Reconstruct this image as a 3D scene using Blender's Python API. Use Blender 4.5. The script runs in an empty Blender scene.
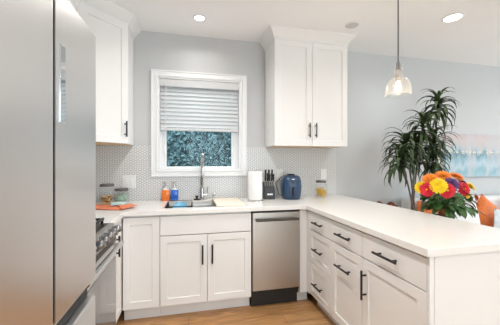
import bpy, bmesh, math, random
from mathutils import Matrix, Vector
PI = math.pi
rng = random.Random(7)
SC = bpy.context.scene
COL = SC.collection

# ------------------------------------------------------------------ camera, world, light, exposure
cam = bpy.data.cameras.new('camera')
cam.sensor_width = 36.0
cam.lens = 36.0 * 272.06 / 500.0
cam.clip_start = 0.05
cam_o = bpy.data.objects.new('camera', cam)
COL.objects.link(cam_o)
cam_o.location = (0, -2.979, 1.306)
cam_o.rotation_euler = (PI / 2, 0, -math.radians(12.74))
SC.camera = cam_o

world = bpy.data.worlds.new('sky')
SC.world = world
world.use_nodes = True
bg = world.node_tree.nodes['Background']
bg.inputs[0].default_value = (0.90, 0.95, 1.0, 1)
bg.inputs[1].default_value = 3.2

def area(name, loc, direction, sx, sy, power, color=(1, 1, 1), shape='RECTANGLE', spread=180):
    d = bpy.data.lights.new(name, 'AREA')
    d.shape = shape
    d.size = sx
    if shape in ('RECTANGLE', 'ELLIPSE'):
        d.size_y = sy
    d.energy = power
    d.color = color
    d.spread = math.radians(spread)
    o = bpy.data.objects.new(name, d)
    COL.objects.link(o)
    o.location = loc
    o.rotation_euler = Vector(direction).to_track_quat('-Z', 'Z').to_euler()
    return o

# added fill lights, unseen, standing in for daylight at invented openings
area('fill_rear', (1.3, -5.72, 1.25), (0, 1, 0), 2.9, 2.2, 24, (0.96, 0.98, 1.0))
area('fill_side', (6.15, -2.3, 1.5), (-1, 0, 0), 2.4, 1.7, 105, (0.90, 0.95, 1.0))

SC.view_settings.view_transform = 'Standard'
SC.view_settings.look = 'None'
SC.view_settings.gamma = 1
SC.view_settings.use_curve_mapping = False
SC.view_settings.exposure = 0.16

# ------------------------------------------------------------------ materials
def new_mat(name):
    m = bpy.data.materials.new(name)
    m.use_nodes = True
    nt = m.node_tree
    return m, nt, nt.nodes['Principled BSDF']

def N(nt, kind, **kw):
    n = nt.nodes.new(kind)
    for k, v in kw.items():
        setattr(n, k, v)
    return n

def mat(name, col, rough=0.5, metal=0.0, var=0.04, scale=18.0, bump=0.0, stretch=None, spec=None,
        coat=0.0, trans=0.0, ior=None, emis=None, emis_str=0.0, sheen=0.0):
    m, nt, b = new_mat(name)
    L = nt.links
    tc = N(nt, 'ShaderNodeTexCoord')
    mp = N(nt, 'ShaderNodeMapping')
    if stretch:
        mp.inputs['Scale'].default_value = stretch
    L.new(tc.outputs['Object'], mp.inputs['Vector'])
    no = N(nt, 'ShaderNodeTexNoise')
    no.inputs['Scale'].default_value = scale
    no.inputs['Detail'].default_value = 4
    L.new(mp.outputs['Vector'], no.inputs['Vector'])
    r = N(nt, 'ShaderNodeValToRGB')
    r.color_ramp.elements[0].position = 0.3
    r.color_ramp.elements[1].position = 0.7
    r.color_ramp.elements[0].color = tuple(max(0, c * (1 - var)) for c in col) + (1,)
    r.color_ramp.elements[1].color = tuple(min(1, c * (1 + var)) for c in col) + (1,)
    L.new(no.outputs['Fac'], r.inputs['Fac'])
    L.new(r.outputs['Color'], b.inputs['Base Color'])
    b.inputs['Roughness'].default_value = rough
    b.inputs['Metallic'].default_value = metal
    if spec is not None:
        b.inputs['Specular IOR Level'].default_value = spec
    if coat:
        b.inputs['Coat Weight'].default_value = coat
        b.inputs['Coat Roughness'].default_value = 0.08
    if trans:
        b.inputs['Transmission Weight'].default_value = trans
    if ior:
        b.inputs['IOR'].default_value = ior
    if sheen:
        b.inputs['Sheen Weight'].default_value = sheen
    if emis:
        b.inputs['Emission Color'].default_value = emis + (1,)
        b.inputs['Emission Strength'].default_value = emis_str
    if bump:
        bp = N(nt, 'ShaderNodeBump')
        bp.inputs['Strength'].default_value = bump
        bp.inputs['Distance'].default_value = 0.004
        L.new(no.outputs['Fac'], bp.inputs['Height'])
        L.new(bp.outputs['Normal'], b.inputs['Normal'])
    return m

def glass_mat(name, tint, gloss=0.12, milky=0.0):
    """thin clear glass: lets light through, with a fresnel reflection"""
    m = bpy.data.materials.new(name)
    m.use_nodes = True
    nt = m.node_tree
    nt.nodes.clear()
    out = N(nt, 'ShaderNodeOutputMaterial')
    tr = N(nt, 'ShaderNodeBsdfTransparent')
    tr.inputs[0].default_value = tint + (1,)
    gl = N(nt, 'ShaderNodeBsdfGlossy')
    gl.inputs['Roughness'].default_value = 0.04
    lw = N(nt, 'ShaderNodeLayerWeight')
    pw = N(nt, 'ShaderNodeMath', operation='POWER')
    pw.inputs[1].default_value = 2.5
    ad = N(nt, 'ShaderNodeMath', operation='MULTIPLY_ADD')
    ad.inputs[1].default_value = 0.65
    ad.inputs[2].default_value = gloss
    nt.links.new(lw.outputs['Facing'], pw.inputs[0])
    nt.links.new(pw.outputs[0], ad.inputs[0])
    mx = N(nt, 'ShaderNodeMixShader')
    nt.links.new(ad.outputs[0], mx.inputs[0])
    nt.links.new(tr.outputs[0], mx.inputs[1])
    nt.links.new(gl.outputs[0], mx.inputs[2])
    last = mx
    if milky:
        tl = N(nt, 'ShaderNodeBsdfTranslucent')
        tl.inputs[0].default_value = (0.9, 0.88, 0.84, 1)
        no = N(nt, 'ShaderNodeTexNoise')
        no.inputs['Scale'].default_value = 60
        mr = N(nt, 'ShaderNodeMapRange')
        mr.inputs['To Min'].default_value = milky * 0.6
        mr.inputs['To Max'].default_value = milky * 1.4
        nt.links.new(no.outputs['Fac'], mr.inputs['Value'])
        m2 = N(nt, 'ShaderNodeMixShader')
        nt.links.new(mr.outputs[0], m2.inputs[0])
        nt.links.new(mx.outputs[0], m2.inputs[1])
        nt.links.new(tl.outputs[0], m2.inputs[2])
        last = m2
    nt.links.new(last.outputs[0], out.inputs[0])
    return m

def floor_mat():
    m, nt, b = new_mat('oak_planks')
    L = nt.links
    tc = N(nt, 'ShaderNodeTexCoord')
    br = N(nt, 'ShaderNodeTexBrick')
    br.offset = 0.37
    br.inputs['Scale'].default_value = 1.0
    br.inputs['Brick Width'].default_value = 1.25
    br.inputs['Row Height'].default_value = 0.15
    br.inputs['Mortar Size'].default_value = 0.0016
    br.inputs['Color1'].default_value = (0.60, 0.35, 0.16, 1)
    br.inputs['Color2'].default_value = (0.48, 0.26, 0.11, 1)
    br.inputs['Mortar'].default_value = (0.24, 0.13, 0.06, 1)
    L.new(tc.outputs['Object'], br.inputs['Vector'])
    mp = N(nt, 'ShaderNodeMapping')
    mp.inputs['Scale'].default_value = (1.6, 16, 1)
    L.new(tc.outputs['Object'], mp.inputs['Vector'])
    no = N(nt, 'ShaderNodeTexNoise')
    no.inputs['Scale'].default_value = 2.5
    no.inputs['Detail'].default_value = 8
    no.inputs['Distortion'].default_value = 1.2
    L.new(mp.outputs['Vector'], no.inputs['Vector'])
    r = N(nt, 'ShaderNodeValToRGB')
    r.color_ramp.elements[0].position = 0.3
    r.color_ramp.elements[0].color = (0.62, 0.60, 0.58, 1)
    r.color_ramp.elements[1].position = 0.72
    r.color_ramp.elements[1].color = (1.25, 1.2, 1.15, 1)
    L.new(no.outputs['Fac'], r.inputs['Fac'])
    mx = N(nt, 'ShaderNodeMixRGB', blend_type='MULTIPLY')
    mx.inputs[0].default_value = 1
    L.new(br.outputs['Color'], mx.inputs[1])
    L.new(r.outputs['Color'], mx.inputs[2])
    L.new(mx.outputs[0], b.inputs['Base Color'])
    b.inputs['Roughness'].default_value = 0.33
    return m

def tile_mat(name, ax_u):
    """white mosaic with a honeycomb of thin grey rings"""
    m, nt, b = new_mat(name)
    L = nt.links
    tc = N(nt, 'ShaderNodeTexCoord')
    sp = N(nt, 'ShaderNodeSeparateXYZ')
    L.new(tc.outputs['Object'], sp.inputs[0])
    P = 0.046
    cb = N(nt, 'ShaderNodeCombineXYZ')
    for src, dst, k in ((ax_u, 'X', 1 / P), ('Z', 'Y', 1 / (P * math.sqrt(3)))):
        mu = N(nt, 'ShaderNodeMath', operation='MULTIPLY')
        mu.inputs[1].default_value = k
        L.new(sp.outputs[src], mu.inputs[0])
        L.new(mu.outputs[0], cb.inputs[dst])
    ds = []
    for off in (0.0, 0.5):
        a = N(nt, 'ShaderNodeVectorMath', operation='ADD')
        a.inputs[1].default_value = (off, off, 0)
        f = N(nt, 'ShaderNodeVectorMath', operation='FRACTION')
        s = N(nt, 'ShaderNodeVectorMath', operation='SUBTRACT')
        s.inputs[1].default_value = (0.5, 0.5, 0)
        k = N(nt, 'ShaderNodeVectorMath', operation='MULTIPLY')
        k.inputs[1].default_value = (1, math.sqrt(3), 0)
        ln = N(nt, 'ShaderNodeVectorMath', operation='LENGTH')
        L.new(cb.outputs[0], a.inputs[0]); L.new(a.outputs[0], f.inputs[0])
        L.new(f.outputs[0], s.inputs[0]); L.new(s.outputs[0], k.inputs[0])
        L.new(k.outputs[0], ln.inputs[0])
        ds.append(ln)
    mn = N(nt, 'ShaderNodeMath', operation='MINIMUM')
    L.new(ds[0].outputs['Value'], mn.inputs[0]); L.new(ds[1].outputs['Value'], mn.inputs[1])
    r = N(nt, 'ShaderNodeValToRGB')
    r.color_ramp.interpolation = 'LINEAR'
    W = (0.76, 0.76, 0.755, 1); G = (0.36, 0.365, 0.375, 1); S = (0.62, 0.62, 0.62, 1)
    e = r.color_ramp.elements
    e[0].position = 0.0; e[0].color = S
    e[1].position = 0.13; e[1].color = W
    for p, c in ((0.25, W), (0.30, G), (0.37, G), (0.42, W), (0.50, W), (0.57, S)):
        q = e.new(p); q.color = c
    L.new(mn.outputs[0], r.inputs['Fac'])
    L.new(r.outputs['Color'], b.inputs['Base Color'])
    b.inputs['Roughness'].default_value = 0.3
    return m

def steel_mat(name, col, rough, stretch):
    m, nt, b = new_mat(name)
    L = nt.links
    tc = N(nt, 'ShaderNodeTexCoord')
    mp = N(nt, 'ShaderNodeMapping')
    mp.inputs['Scale'].default_value = stretch
    L.new(tc.outputs['Object'], mp.inputs['Vector'])
    no = N(nt, 'ShaderNodeTexNoise')
    no.inputs['Scale'].default_value = 12
    no.inputs['Detail'].default_value = 5
    L.new(mp.outputs['Vector'], no.inputs['Vector'])
    mr = N(nt, 'ShaderNodeMapRange')
    mr.inputs['To Min'].default_value = rough * 0.95
    mr.inputs['To Max'].default_value = rough * 1.06
    L.new(no.outputs['Fac'], mr.inputs['Value'])
    L.new(mr.outputs[0], b.inputs['Roughness'])
    r = N(nt, 'ShaderNodeValToRGB')
    r.color_ramp.elements[0].color = tuple(c * 0.985 for c in col) + (1,)
    r.color_ramp.elements[1].color = tuple(min(1, c * 1.015) for c in col) + (1,)
    L.new(no.outputs['Fac'], r.inputs['Fac'])
    L.new(r.outputs['Color'], b.inputs['Base Color'])
    b.inputs['Metallic'].default_value = 1.0
    return m

def painting_mat():
    m, nt, b = new_mat('abstract_painting')
    L = nt.links
    tc = N(nt, 'ShaderNodeTexCoord')
    sp = N(nt, 'ShaderNodeSeparateXYZ')
    L.new(tc.outputs['Object'], sp.inputs[0])       # object origin: lower left corner of the canvas
    mp = N(nt, 'ShaderNodeMapping')
    mp.inputs['Scale'].default_value = (9, 1, 2.6)
    L.new(tc.outputs['Object'], mp.inputs['Vector'])
    n1 = N(nt, 'ShaderNodeTexNoise')
    n1.inputs['Scale'].default_value = 1.3
    n1.inputs['Detail'].default_value = 3
    L.new(mp.outputs['Vector'], n1.inputs['Vector'])
    zz = N(nt, 'ShaderNodeMath', operation='MULTIPLY_ADD')
    zz.inputs[1].default_value = 1 / 0.575
    L.new(sp.outputs['Z'], zz.inputs[0])
    nn = N(nt, 'ShaderNodeMath', operation='MULTIPLY_ADD')
    nn.inputs[1].default_value = 0.5; nn.inputs[2].default_value = -0.25
    L.new(n1.outputs['Fac'], nn.inputs[0])
    L.new(nn.outputs[0], zz.inputs[2])
    r = N(nt, 'ShaderNodeValToRGB')
    e = r.color_ramp.elements
    e[0].position = 0.0; e[0].color = (0.36, 0.52, 0.58, 1)
    e[1].position = 1.0; e[1].color = (0.56, 0.46, 0.46, 1)
    for p, c in ((0.12, (0.24, 0.44, 0.52)), (0.28, (0.46, 0.57, 0.62)), (0.42, (0.26, 0.44, 0.52)), (0.52, (0.17, 0.27, 0.33)),
                 (0.60, (0.36, 0.47, 0.53)), (0.72, (0.52, 0.49, 0.50)), (0.86, (0.58, 0.50, 0.49))):
        q = e.new(p); q.color = c + (1,)
    L.new(zz.outputs[0], r.inputs['Fac'])
    # pink drips and gold flecks
    n2 = N(nt, 'ShaderNodeTexNoise'); n2.inputs['Scale'].default_value = 1.0
    mp2 = N(nt, 'ShaderNodeMapping'); mp2.inputs['Scale'].default_value = (9, 1, 1.0); mp2.inputs['Location'].default_value = (5, 0, 0)
    L.new(tc.outputs['Object'], mp2.inputs['Vector']); L.new(mp2.outputs['Vector'], n2.inputs['Vector'])
    r2 = N(nt, 'ShaderNodeValToRGB')
    r2.color_ramp.elements[0].position = 0.48; r2.color_ramp.elements[0].color = (0, 0, 0, 1)
    r2.color_ramp.elements[1].position = 0.62; r2.color_ramp.elements[1].color = (0.7, 0.7, 0.7, 1)
    L.new(n2.outputs['Fac'], r2.inputs['Fac'])
    m1 = N(nt, 'ShaderNodeMixRGB'); m1.inputs[2].default_value = (0.54, 0.54, 0.56, 1)
    L.new(r2.outputs['Color'], m1.inputs[0]); L.new(r.outputs['Color'], m1.inputs[1])
    vo = N(nt, 'ShaderNodeTexNoise'); vo.inputs['Scale'].default_value = 34; vo.inputs['Detail'].default_value = 2
    L.new(tc.outputs['Object'], vo.inputs['Vector'])
    band = N(nt, 'ShaderNodeMath', operation='SUBTRACT'); band.inputs[1].default_value = 0.335
    L.new(sp.outputs['Z'], band.inputs[0])
    ab = N(nt, 'ShaderNodeMath', operation='ABSOLUTE'); L.new(band.outputs[0], ab.inputs[0])
    lt = N(nt, 'ShaderNodeMapRange')
    lt.inputs['From Min'].default_value = 0.0; lt.inputs['From Max'].default_value = 0.05
    lt.inputs['To Min'].default_value = 0.13; lt.inputs['To Max'].default_value = -0.2
    L.new(ab.outputs[0], lt.inputs['Value'])
    su = N(nt, 'ShaderNodeMath', operation='ADD'); L.new(lt.outputs[0], su.inputs[0]); L.new(vo.outputs['Fac'], su.inputs[1])
    gt = N(nt, 'ShaderNodeMath', operation='GREATER_THAN'); gt.inputs[1].default_value = 0.63
    L.new(su.outputs[0], gt.inputs[0])
    m2 = N(nt, 'ShaderNodeMixRGB'); m2.inputs[2].default_value = (0.80, 0.68, 0.46, 1)
    L.new(gt.outputs[0], m2.inputs[0]); L.new(m1.outputs[0], m2.inputs[1])
    L.new(m2.outputs[0], b.inputs['Base Color'])
    b.inputs['Roughness'].default_value = 0.6
    return m

M = {}
M['wall'] = mat('wall_paint', (0.575, 0.583, 0.587), 0.7, var=0.012, scale=2)
M['ceiling'] = mat('ceiling_paint', (0.92, 0.92, 0.925), 0.8, var=0.01, scale=2)
M['trim'] = mat('trim_paint', (0.83, 0.835, 0.84), 0.4, var=0.01)
M['cab'] = mat('cabinet_paint', (0.82, 0.81, 0.80), 0.38, var=0.01, scale=4)
M['ply'] = mat('maple_underside', (0.72, 0.50, 0.26), 0.5, var=0.12, scale=6, stretch=(1, 8, 1))
M['quartz'] = mat('quartz_top', (0.84, 0.825, 0.80), 0.22, var=0.015, scale=40)
M['tile'] = tile_mat('mosaic_tile', 'X')
M['tile_l'] = tile_mat('mosaic_tile_side', 'Y')
M['floor'] = floor_mat()
M['black'] = mat('black_metal', (0.012, 0.012, 0.013), 0.35, var=0.1)
M['blackmat'] = mat('black_plastic', (0.015, 0.014, 0.014), 0.55, var=0.1)
M['steel'] = steel_mat('brushed_steel', (0.60, 0.585, 0.57), 0.30, (1, 1, 30))
M['steelv'] = steel_mat('brushed_steel_fridge', (0.72, 0.715, 0.71), 0.36, (1, 220, 2))
M['steelh'] = steel_mat('dishwasher_steel', (0.48, 0.45, 0.415), 0.36, (30, 1, 0.6))
M['steeld'] = steel_mat('dark_steel', (0.26, 0.26, 0.265), 0.3, (1, 20, 1))
M['chrome'] = steel_mat('polished_steel', (0.62, 0.60, 0.58), 0.2, (1, 1, 1))
M['ovenglass'] = mat('oven_glass', (0.16, 0.16, 0.165), 0.08, var=0.03, coat=0.6)
M['screen'] = mat('glossy_display', (0.62, 0.66, 0.68), 0.02, metal=1.0, var=0.01)
M['gasket'] = mat('gasket_and_gap_shade', (0.03, 0.03, 0.03), 0.7, var=0.1)
M['plate'] = mat('white_plastic', (0.82, 0.82, 0.81), 0.4, var=0.01)
M['bronze'] = steel_mat('dark_bronze', (0.10, 0.092, 0.085), 0.35, (1, 1, 1))
M['blind'] = mat('blind_white', (0.80, 0.81, 0.82), 0.45, var=0.01)
def translucent(m, k):
    nt = m.node_tree
    b = nt.nodes['Principled BSDF']; out = nt.nodes['Material Output']
    t = N(nt, 'ShaderNodeBsdfTranslucent'); t.inputs[0].default_value = (0.85, 0.87, 0.88, 1)
    x = N(nt, 'ShaderNodeMixShader'); x.inputs[0].default_value = k
    nt.links.new(b.outputs[0], x.inputs[1]); nt.links.new(t.outputs[0], x.inputs[2]); nt.links.new(x.outputs[0], out.inputs[0])
translucent(M['blind'], .25)
M['cordw'] = mat('white_cord', (0.78, 0.78, 0.77), 0.7)
M['glass'] = glass_mat('clear_glass', (0.97, 0.98, 0.98), 0.02)
M['shadeglass'] = glass_mat('seeded_shade_glass', (0.96, 0.95, 0.93), 0.07, 0.08)
M['winglass'] = glass_mat('window_glass', (0.92, 0.97, 0.98), 0.01)
M['bulb'] = mat('bulb_glow', (1.0, 0.9, 0.7), 0.4, emis=(1.0, 0.80, 0.50), emis_str=4)
M['lamp'] = mat('downlight_glow', (1, 1, 1), 0.4, emis=(1.0, 0.96, 0.9), emis_str=6)
M['speaker'] = mat('speaker_grille', (0.60, 0.60, 0.60), 0.8, var=0.15, scale=200)
M['orange_soap'] = mat('orange_soap', (0.85, 0.20, 0.03), 0.15, var=0.05, coat=0.5)
M['blue_soap'] = mat('blue_soap', (0.03, 0.15, 0.62), 0.15, var=0.05, coat=0.5)
M['bottletop'] = mat('clear_bottle_plastic', (0.72, 0.72, 0.72), 0.15, var=0.02, coat=0.6)
M['board'] = mat('light_maple', (0.84, 0.76, 0.64), 0.5, var=0.10, scale=5, stretch=(1, 12, 1))
M['paper'] = mat('paper_towel', (0.86, 0.86, 0.855), 0.9, var=0.015, scale=60, bump=0.2)
M['block'] = mat('dark_block', (0.045, 0.048, 0.055), 0.5, var=0.1)
M['fryer'] = mat('blue_fryer', (0.015, 0.048, 0.112), 0.33, var=0.06, coat=0.25)
M['fryer_dark'] = mat('dark_blue_fryer', (0.008, 0.014, 0.04), 0.35, var=0.06)
M['pasta'] = mat('pasta', (0.86, 0.55, 0.12), 0.5, var=0.25, scale=60)
M['lid'] = mat('dark_lid', (0.16, 0.155, 0.15), 0.3, metal=0.7)
M['cookie'] = mat('cookie', (0.52, 0.30, 0.10), 0.8, var=0.3, scale=90, bump=0.4)
M['green_sweet'] = mat('green_sweets', (0.50, 0.66, 0.55), 0.5, var=0.2, scale=80)
M['cloth_o'] = mat('orange_cloth', (0.78, 0.24, 0.12), 0.8, var=0.1, scale=40, bump=0.1)
M['cloth_b'] = mat('pale_blue_cloth', (0.55, 0.74, 0.74), 0.8, var=0.08)
M['dish_b'] = mat('blue_dish', (0.16, 0.48, 0.72), 0.25, var=0.03, coat=0.3)
M['leaf'] = mat('dracaena_leaf', (0.042, 0.070, 0.026), 0.5, var=0.5, scale=9, spec=.35)
M['cane'] = mat('dracaena_cane', (0.15, 0.12, 0.10), 0.8, var=0.25, scale=30, stretch=(1, 1, 4), bump=0.4)
M['soil'] = mat('soil', (0.05, 0.035, 0.025), 0.95, var=0.4, scale=60, bump=0.6)
M['pot'] = mat('pot_glaze', (0.10, 0.09, 0.085), 0.4)
M['terracotta'] = mat('terracotta', (0.48, 0.17, 0.06), 0.7, var=0.1)
M['tealglass'] = mat('dark_teal_glaze', (0.02, 0.05, 0.07), 0.15, coat=0.5)
M['bleaf'] = mat('bouquet_leaf', (0.05, 0.13, 0.035), 0.5, var=0.4, scale=25)
M['stemg'] = mat('green_stem', (0.07, 0.16, 0.04), 0.6)
M['f_yellow'] = mat('yellow_petal', (0.92, 0.66, 0.01), 0.6, var=0.08, scale=30)
M['f_orange'] = mat('orange_petal', (0.86, 0.25, 0.02), 0.6, var=0.12, scale=30)
M['f_red'] = mat('red_petal', (0.70, 0.015, 0.04), 0.6, var=0.15, scale=30)
M['f_purple'] = mat('purple_petal', (0.12, 0.04, 0.17), 0.6, var=0.2, scale=30)
M['f_disc'] = mat('flower_disc', (0.78, 0.48, 0.02), 0.8, var=0.2, scale=90, bump=0.5)
M['sofa'] = mat('white_upholstery', (0.78, 0.78, 0.78), 0.85, var=0.02, scale=70, bump=0.15, sheen=0.2)
M['cush_o'] = mat('burnt_orange_velvet', (0.70, 0.17, 0.03), 0.75, var=0.08, scale=30, sheen=0.3)
M['cush_w'] = mat('white_cushion', (0.76, 0.77, 0.77), 0.85, var=0.02, scale=50)
M['cush_p'] = mat('blue_figured_cushion', (0.66, 0.74, 0.78), 0.85, var=0.22, scale=14)
M['wood_d'] = mat('red_brown_wood', (0.17, 0.05, 0.025), 0.35, var=0.3, scale=8, stretch=(1, 6, 1))
M['tablewood'] = mat('dark_table_wood', (0.06, 0.035, 0.025), 0.4, var=0.2, scale=8)
M['painting'] = painting_mat()
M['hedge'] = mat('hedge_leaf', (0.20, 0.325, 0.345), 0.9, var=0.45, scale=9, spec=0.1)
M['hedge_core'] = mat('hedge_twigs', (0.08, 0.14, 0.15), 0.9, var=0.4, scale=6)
M['ground'] = mat('garden_soil', (0.12, 0.10, 0.07), 0.95, var=0.3, scale=4)

# ------------------------------------------------------------------ mesh helpers
class MB:
    def __init__(self, m=None):
        self.bm = bmesh.new()
        self.m = m if m is not None else Matrix.Identity(4)
        self.mi = 0

    def _v(self, p):
        return self.bm.verts.new(self.m @ Vector(p))

    def face(self, vs):
        try:
            f = self.bm.faces.new(vs)
            f.material_index = self.mi
            return f
        except ValueError:
            return None

    def loft(self, rings, cap=True, closed=True):
        """list of rings of equal length -> skin"""
        R = [[self._v(p) for p in r] for r in rings]
        n = len(R[0])
        for a, b in zip(R, R[1:]):
            for i in range(n if closed else n - 1):
                j = (i + 1) % n
                self.face((a[i], a[j], b[j], b[i]))
        if cap:
            self.face(list(reversed(R[0])))
            self.face(R[-1])
        return R

    def box(self, x0, x1, y0, y1, z0, z1):
        x0, x1 = sorted((x0, x1)); y0, y1 = sorted((y0, y1)); z0, z1 = sorted((z0, z1))
        c = lambda z: [(x0, y0, z), (x1, y0, z), (x1, y1, z), (x0, y1, z)]
        self.loft([c(z0), c(z1)])
        return self

    def prism(self, poly, z0, z1):
        self.loft([[(x, y, z0) for x, y in poly], [(x, y, z1) for x, y in poly]])
        return self

    def prism_axis(self, poly, a0, a1, axis):
        """poly of (p, q) swept along axis: 'x' -> (y, z) polygon, 'y' -> (x, z) polygon"""
        if axis == 'x':
            f = lambda a: [(a, p, q) for p, q in poly]
        else:
            f = lambda a: [(p, a, q) for p, q in poly]
        self.loft([f(a0), f(a1)])
        return self

    def lathe(self, prof, c=(0, 0, 0), seg=24, rot=None, cap=False):
        """profile of (r, z)"""
        mm = Matrix.Translation(c) @ (rot.to_4x4() if rot is not None else Matrix.Identity(4))
        rings = []
        for r, z in prof:
            if r < 1e-6:
                rings.append([self._v(mm @ Vector((0, 0, z)))])
            else:
                rings.append([self._v(mm @ Vector((r * math.cos(2 * PI * i / seg), r * math.sin(2 * PI * i / seg), z))) for i in range(seg)])
        for a, b in zip(rings, rings[1:]):
            for i in range(seg):
                j = (i + 1) % seg
                if len(a) == 1 and len(b) == 1:
                    continue
                if len(a) == 1:
                    self.face((a[0], b[j], b[i]))
                elif len(b) == 1:
                    self.face((a[i], a[j], b[0]))
                else:
                    self.face((a[i], a[j], b[j], b[i]))
        return self

    def cyl(self, c, r, z0, z1, seg=24):
        return self.lathe([(0, z0), (r, z0), (r, z1), (0, z1)], c, seg)

    def tube(self, pts, r, seg=10, cap=True):
        pts = [Vector(p) for p in pts]
        rs = r if isinstance(r, (list, tuple)) else [r] * len(pts)
        rings = []
        up = None
        for i, p in enumerate(pts):
            t = (pts[min(i + 1, len(pts) - 1)] - pts[max(i - 1, 0)]).normalized()
            if up is None:
                up = Vector((0, 0, 1)) if abs(t.z) < 0.9 else Vector((1, 0, 0))
            s = t.cross(up)
            if s.length < 1e-5:
                s = t.cross(Vector((0, 1, 0.1)))
            s.normalize()
            up = s.cross(t).normalized()
            rings.append([tuple(p + (s * math.cos(2 * PI * k / seg) + up * math.sin(2 * PI * k / seg)) * rs[i]) for k in range(seg)])
        self.loft(rings, cap)
        return self

    def ball(self, c, r, seg=12, rings=8, sq=(1, 1, 1)):
        prof = [(r * math.sin(PI * i / rings), -r * math.cos(PI * i / rings)) for i in range(rings + 1)]
        mm = self.m
        self.m = mm @ Matrix.Translation(c) @ Matrix.Diagonal((sq[0], sq[1], sq[2], 1))
        self.lathe(prof, (0, 0, 0), seg)
        self.m = mm
        return self

    def shaker(self, w, h, t=0.02, fr=0.057, rec=0.007, z0=0.0, x0=0.0):
        """door slab with recessed panel; front at y=0 facing -y, back at y=t"""
        def rect(i, y):
            return [(x0 + i, y, z0 + i), (x0 + w - i, y, z0 + i), (x0 + w - i, y, z0 + h - i), (x0 + i, y, z0 + h - i)]
        if fr <= 0:
            self.box(x0, x0 + w, 0, t, z0, z0 + h)
        else:
            self.loft([rect(0, t), rect(0, 0), rect(fr, 0), rect(fr + 0.003, rec)])
        return self

    def build(self, name, material, parent=None, bevel=0.0, smooth=35, loc=None, segs=2):
        bmesh.ops.remove_doubles(self.bm, verts=self.bm.verts, dist=1e-6)
        bmesh.ops.recalc_face_normals(self.bm, faces=self.bm.faces)
        me = bpy.data.meshes.new(name)
        if loc is not None:
            bmesh.ops.translate(self.bm, verts=self.bm.verts, vec=-Vector(loc))
        self.bm.to_mesh(me)
        self.bm.free()
        for mm in (material if isinstance(material, (list, tuple)) else [material]):
            me.materials.append(mm)
        if smooth:
            me.polygons.foreach_set('use_smooth', [True] * len(me.polygons))
            me.set_sharp_from_angle(angle=math.radians(smooth))
        o = bpy.data.objects.new(name, me)
        COL.objects.link(o)
        if parent is not None:
            o.parent = parent
        if loc is not None:
            o.location = loc
        if bevel:
            b = o.modifiers.new('bevel', 'BEVEL')
            b.width = bevel
            b.segments = segs
            b.limit_method = 'ANGLE'
            b.angle_limit = math.radians(40)
        return o

def tag(o, label, cat, group=None):
    o['label'] = label
    o['category'] = cat
    if group:
        o['group'] = group
    return o

def thing(name, label, cat, loc=(0, 0, 0), rz=0.0, group=None):
    o = bpy.data.objects.new(name, None)
    COL.objects.link(o)
    o.location = loc
    o.rotation_euler = (0, 0, rz)
    o.empty_display_size = 0.1
    return tag(o, label, cat, group)

def struct(o, label=None, cat=None):
    o['kind'] = 'structure'
    if label:
        o['label'] = label
    if cat:
        o['category'] = cat
    return o

def grid_plate(xs, ys, inside, z0, z1, mtx=None):
    """solid plate made of grid cells, open where inside() is False"""
    b = MB(mtx)
    V = {}
    def v(i, j, k):
        if (i, j, k) not in V:
            V[(i, j, k)] = b._v((xs[i], ys[j], (z0, z1)[k]))
        return V[(i, j, k)]
    ins = lambda i, j: 0 <= i < len(xs) - 1 and 0 <= j < len(ys) - 1 and inside((xs[i] + xs[i + 1]) / 2, (ys[j] + ys[j + 1]) / 2)
    for i in range(len(xs) - 1):
        for j in range(len(ys) - 1):
            if not ins(i, j):
                continue
            b.face((v(i, j, 1), v(i + 1, j, 1), v(i + 1, j + 1, 1), v(i, j + 1, 1)))
            b.face((v(i, j, 0), v(i, j + 1, 0), v(i + 1, j + 1, 0), v(i + 1, j, 0)))
            for di, dj, p, q in ((-1, 0, (i, j), (i, j + 1)), (1, 0, (i + 1, j), (i + 1, j + 1)), (0, -1, (i, j), (i + 1, j)), (0, 1, (i, j + 1), (i + 1, j + 1))):
                if not ins(i + di, j + dj):
                    b.face((v(*p, 0), v(*q, 0), v(*q, 1), v(*p, 1)))
    return b

# matrices mapping a plate (x, y, z) to a wall: 'XZ' plate -> world (x, z->y, y->z)
TO_XZ = Matrix(((1, 0, 0, 0), (0, 0, 1, 0), (0, 1, 0, 0), (0, 0, 0, 1)))
TO_YZ = Matrix(((0, 0, 1, 0), (1, 0, 0, 0), (0, 1, 0, 0), (0, 0, 0, 1)))

def offset_poly(poly, offs):
    """offset every edge i (i -> i+1) of a clockwise/ccw polygon outward by offs[i]"""
    n = len(poly)
    area2 = sum(poly[i][0] * poly[(i + 1) % n][1] - poly[(i + 1) % n][0] * poly[i][1] for i in range(n))
    sg = 1 if area2 > 0 else -1
    lines = []
    for i in range(n):
        a, c = Vector(poly[i]), Vector(poly[(i + 1) % n])
        d = (c - a).normalized()
        nrm = Vector((d.y, -d.x)) * sg
        lines.append((a + nrm * offs[i], d))
    out = []
    for i in range(n):
        p, d = lines[i - 1]
        q, e = lines[i]
        den = d.x * e.y - d.y * e.x
        t = ((q.x - p.x) * e.y - (q.y - p.y) * e.x) / den
        out.append((p.x + d.x * t, p.y + d.y * t))
    return out

CROWN = [(0.0, -0.104), (0.006, -0.102), (0.006, -0.084), (0.014, -0.075), (0.035, -0.042), (0.058, -0.018), (0.064, -0.012), (0.064, 0.0)]
def crown(parent, poly, wall_edges, top, name='crown_moulding'):
    b = MB()
    rings = []
    for off, dz in CROWN:
        p = offset_poly(poly, [0.0 if i in wall_edges else off for i in range(len(poly))])
        rings.append([(x, y, top + dz) for x, y in p])
    b.loft(rings)
    return b.build(name, M['cab'], parent, smooth=25)

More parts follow.
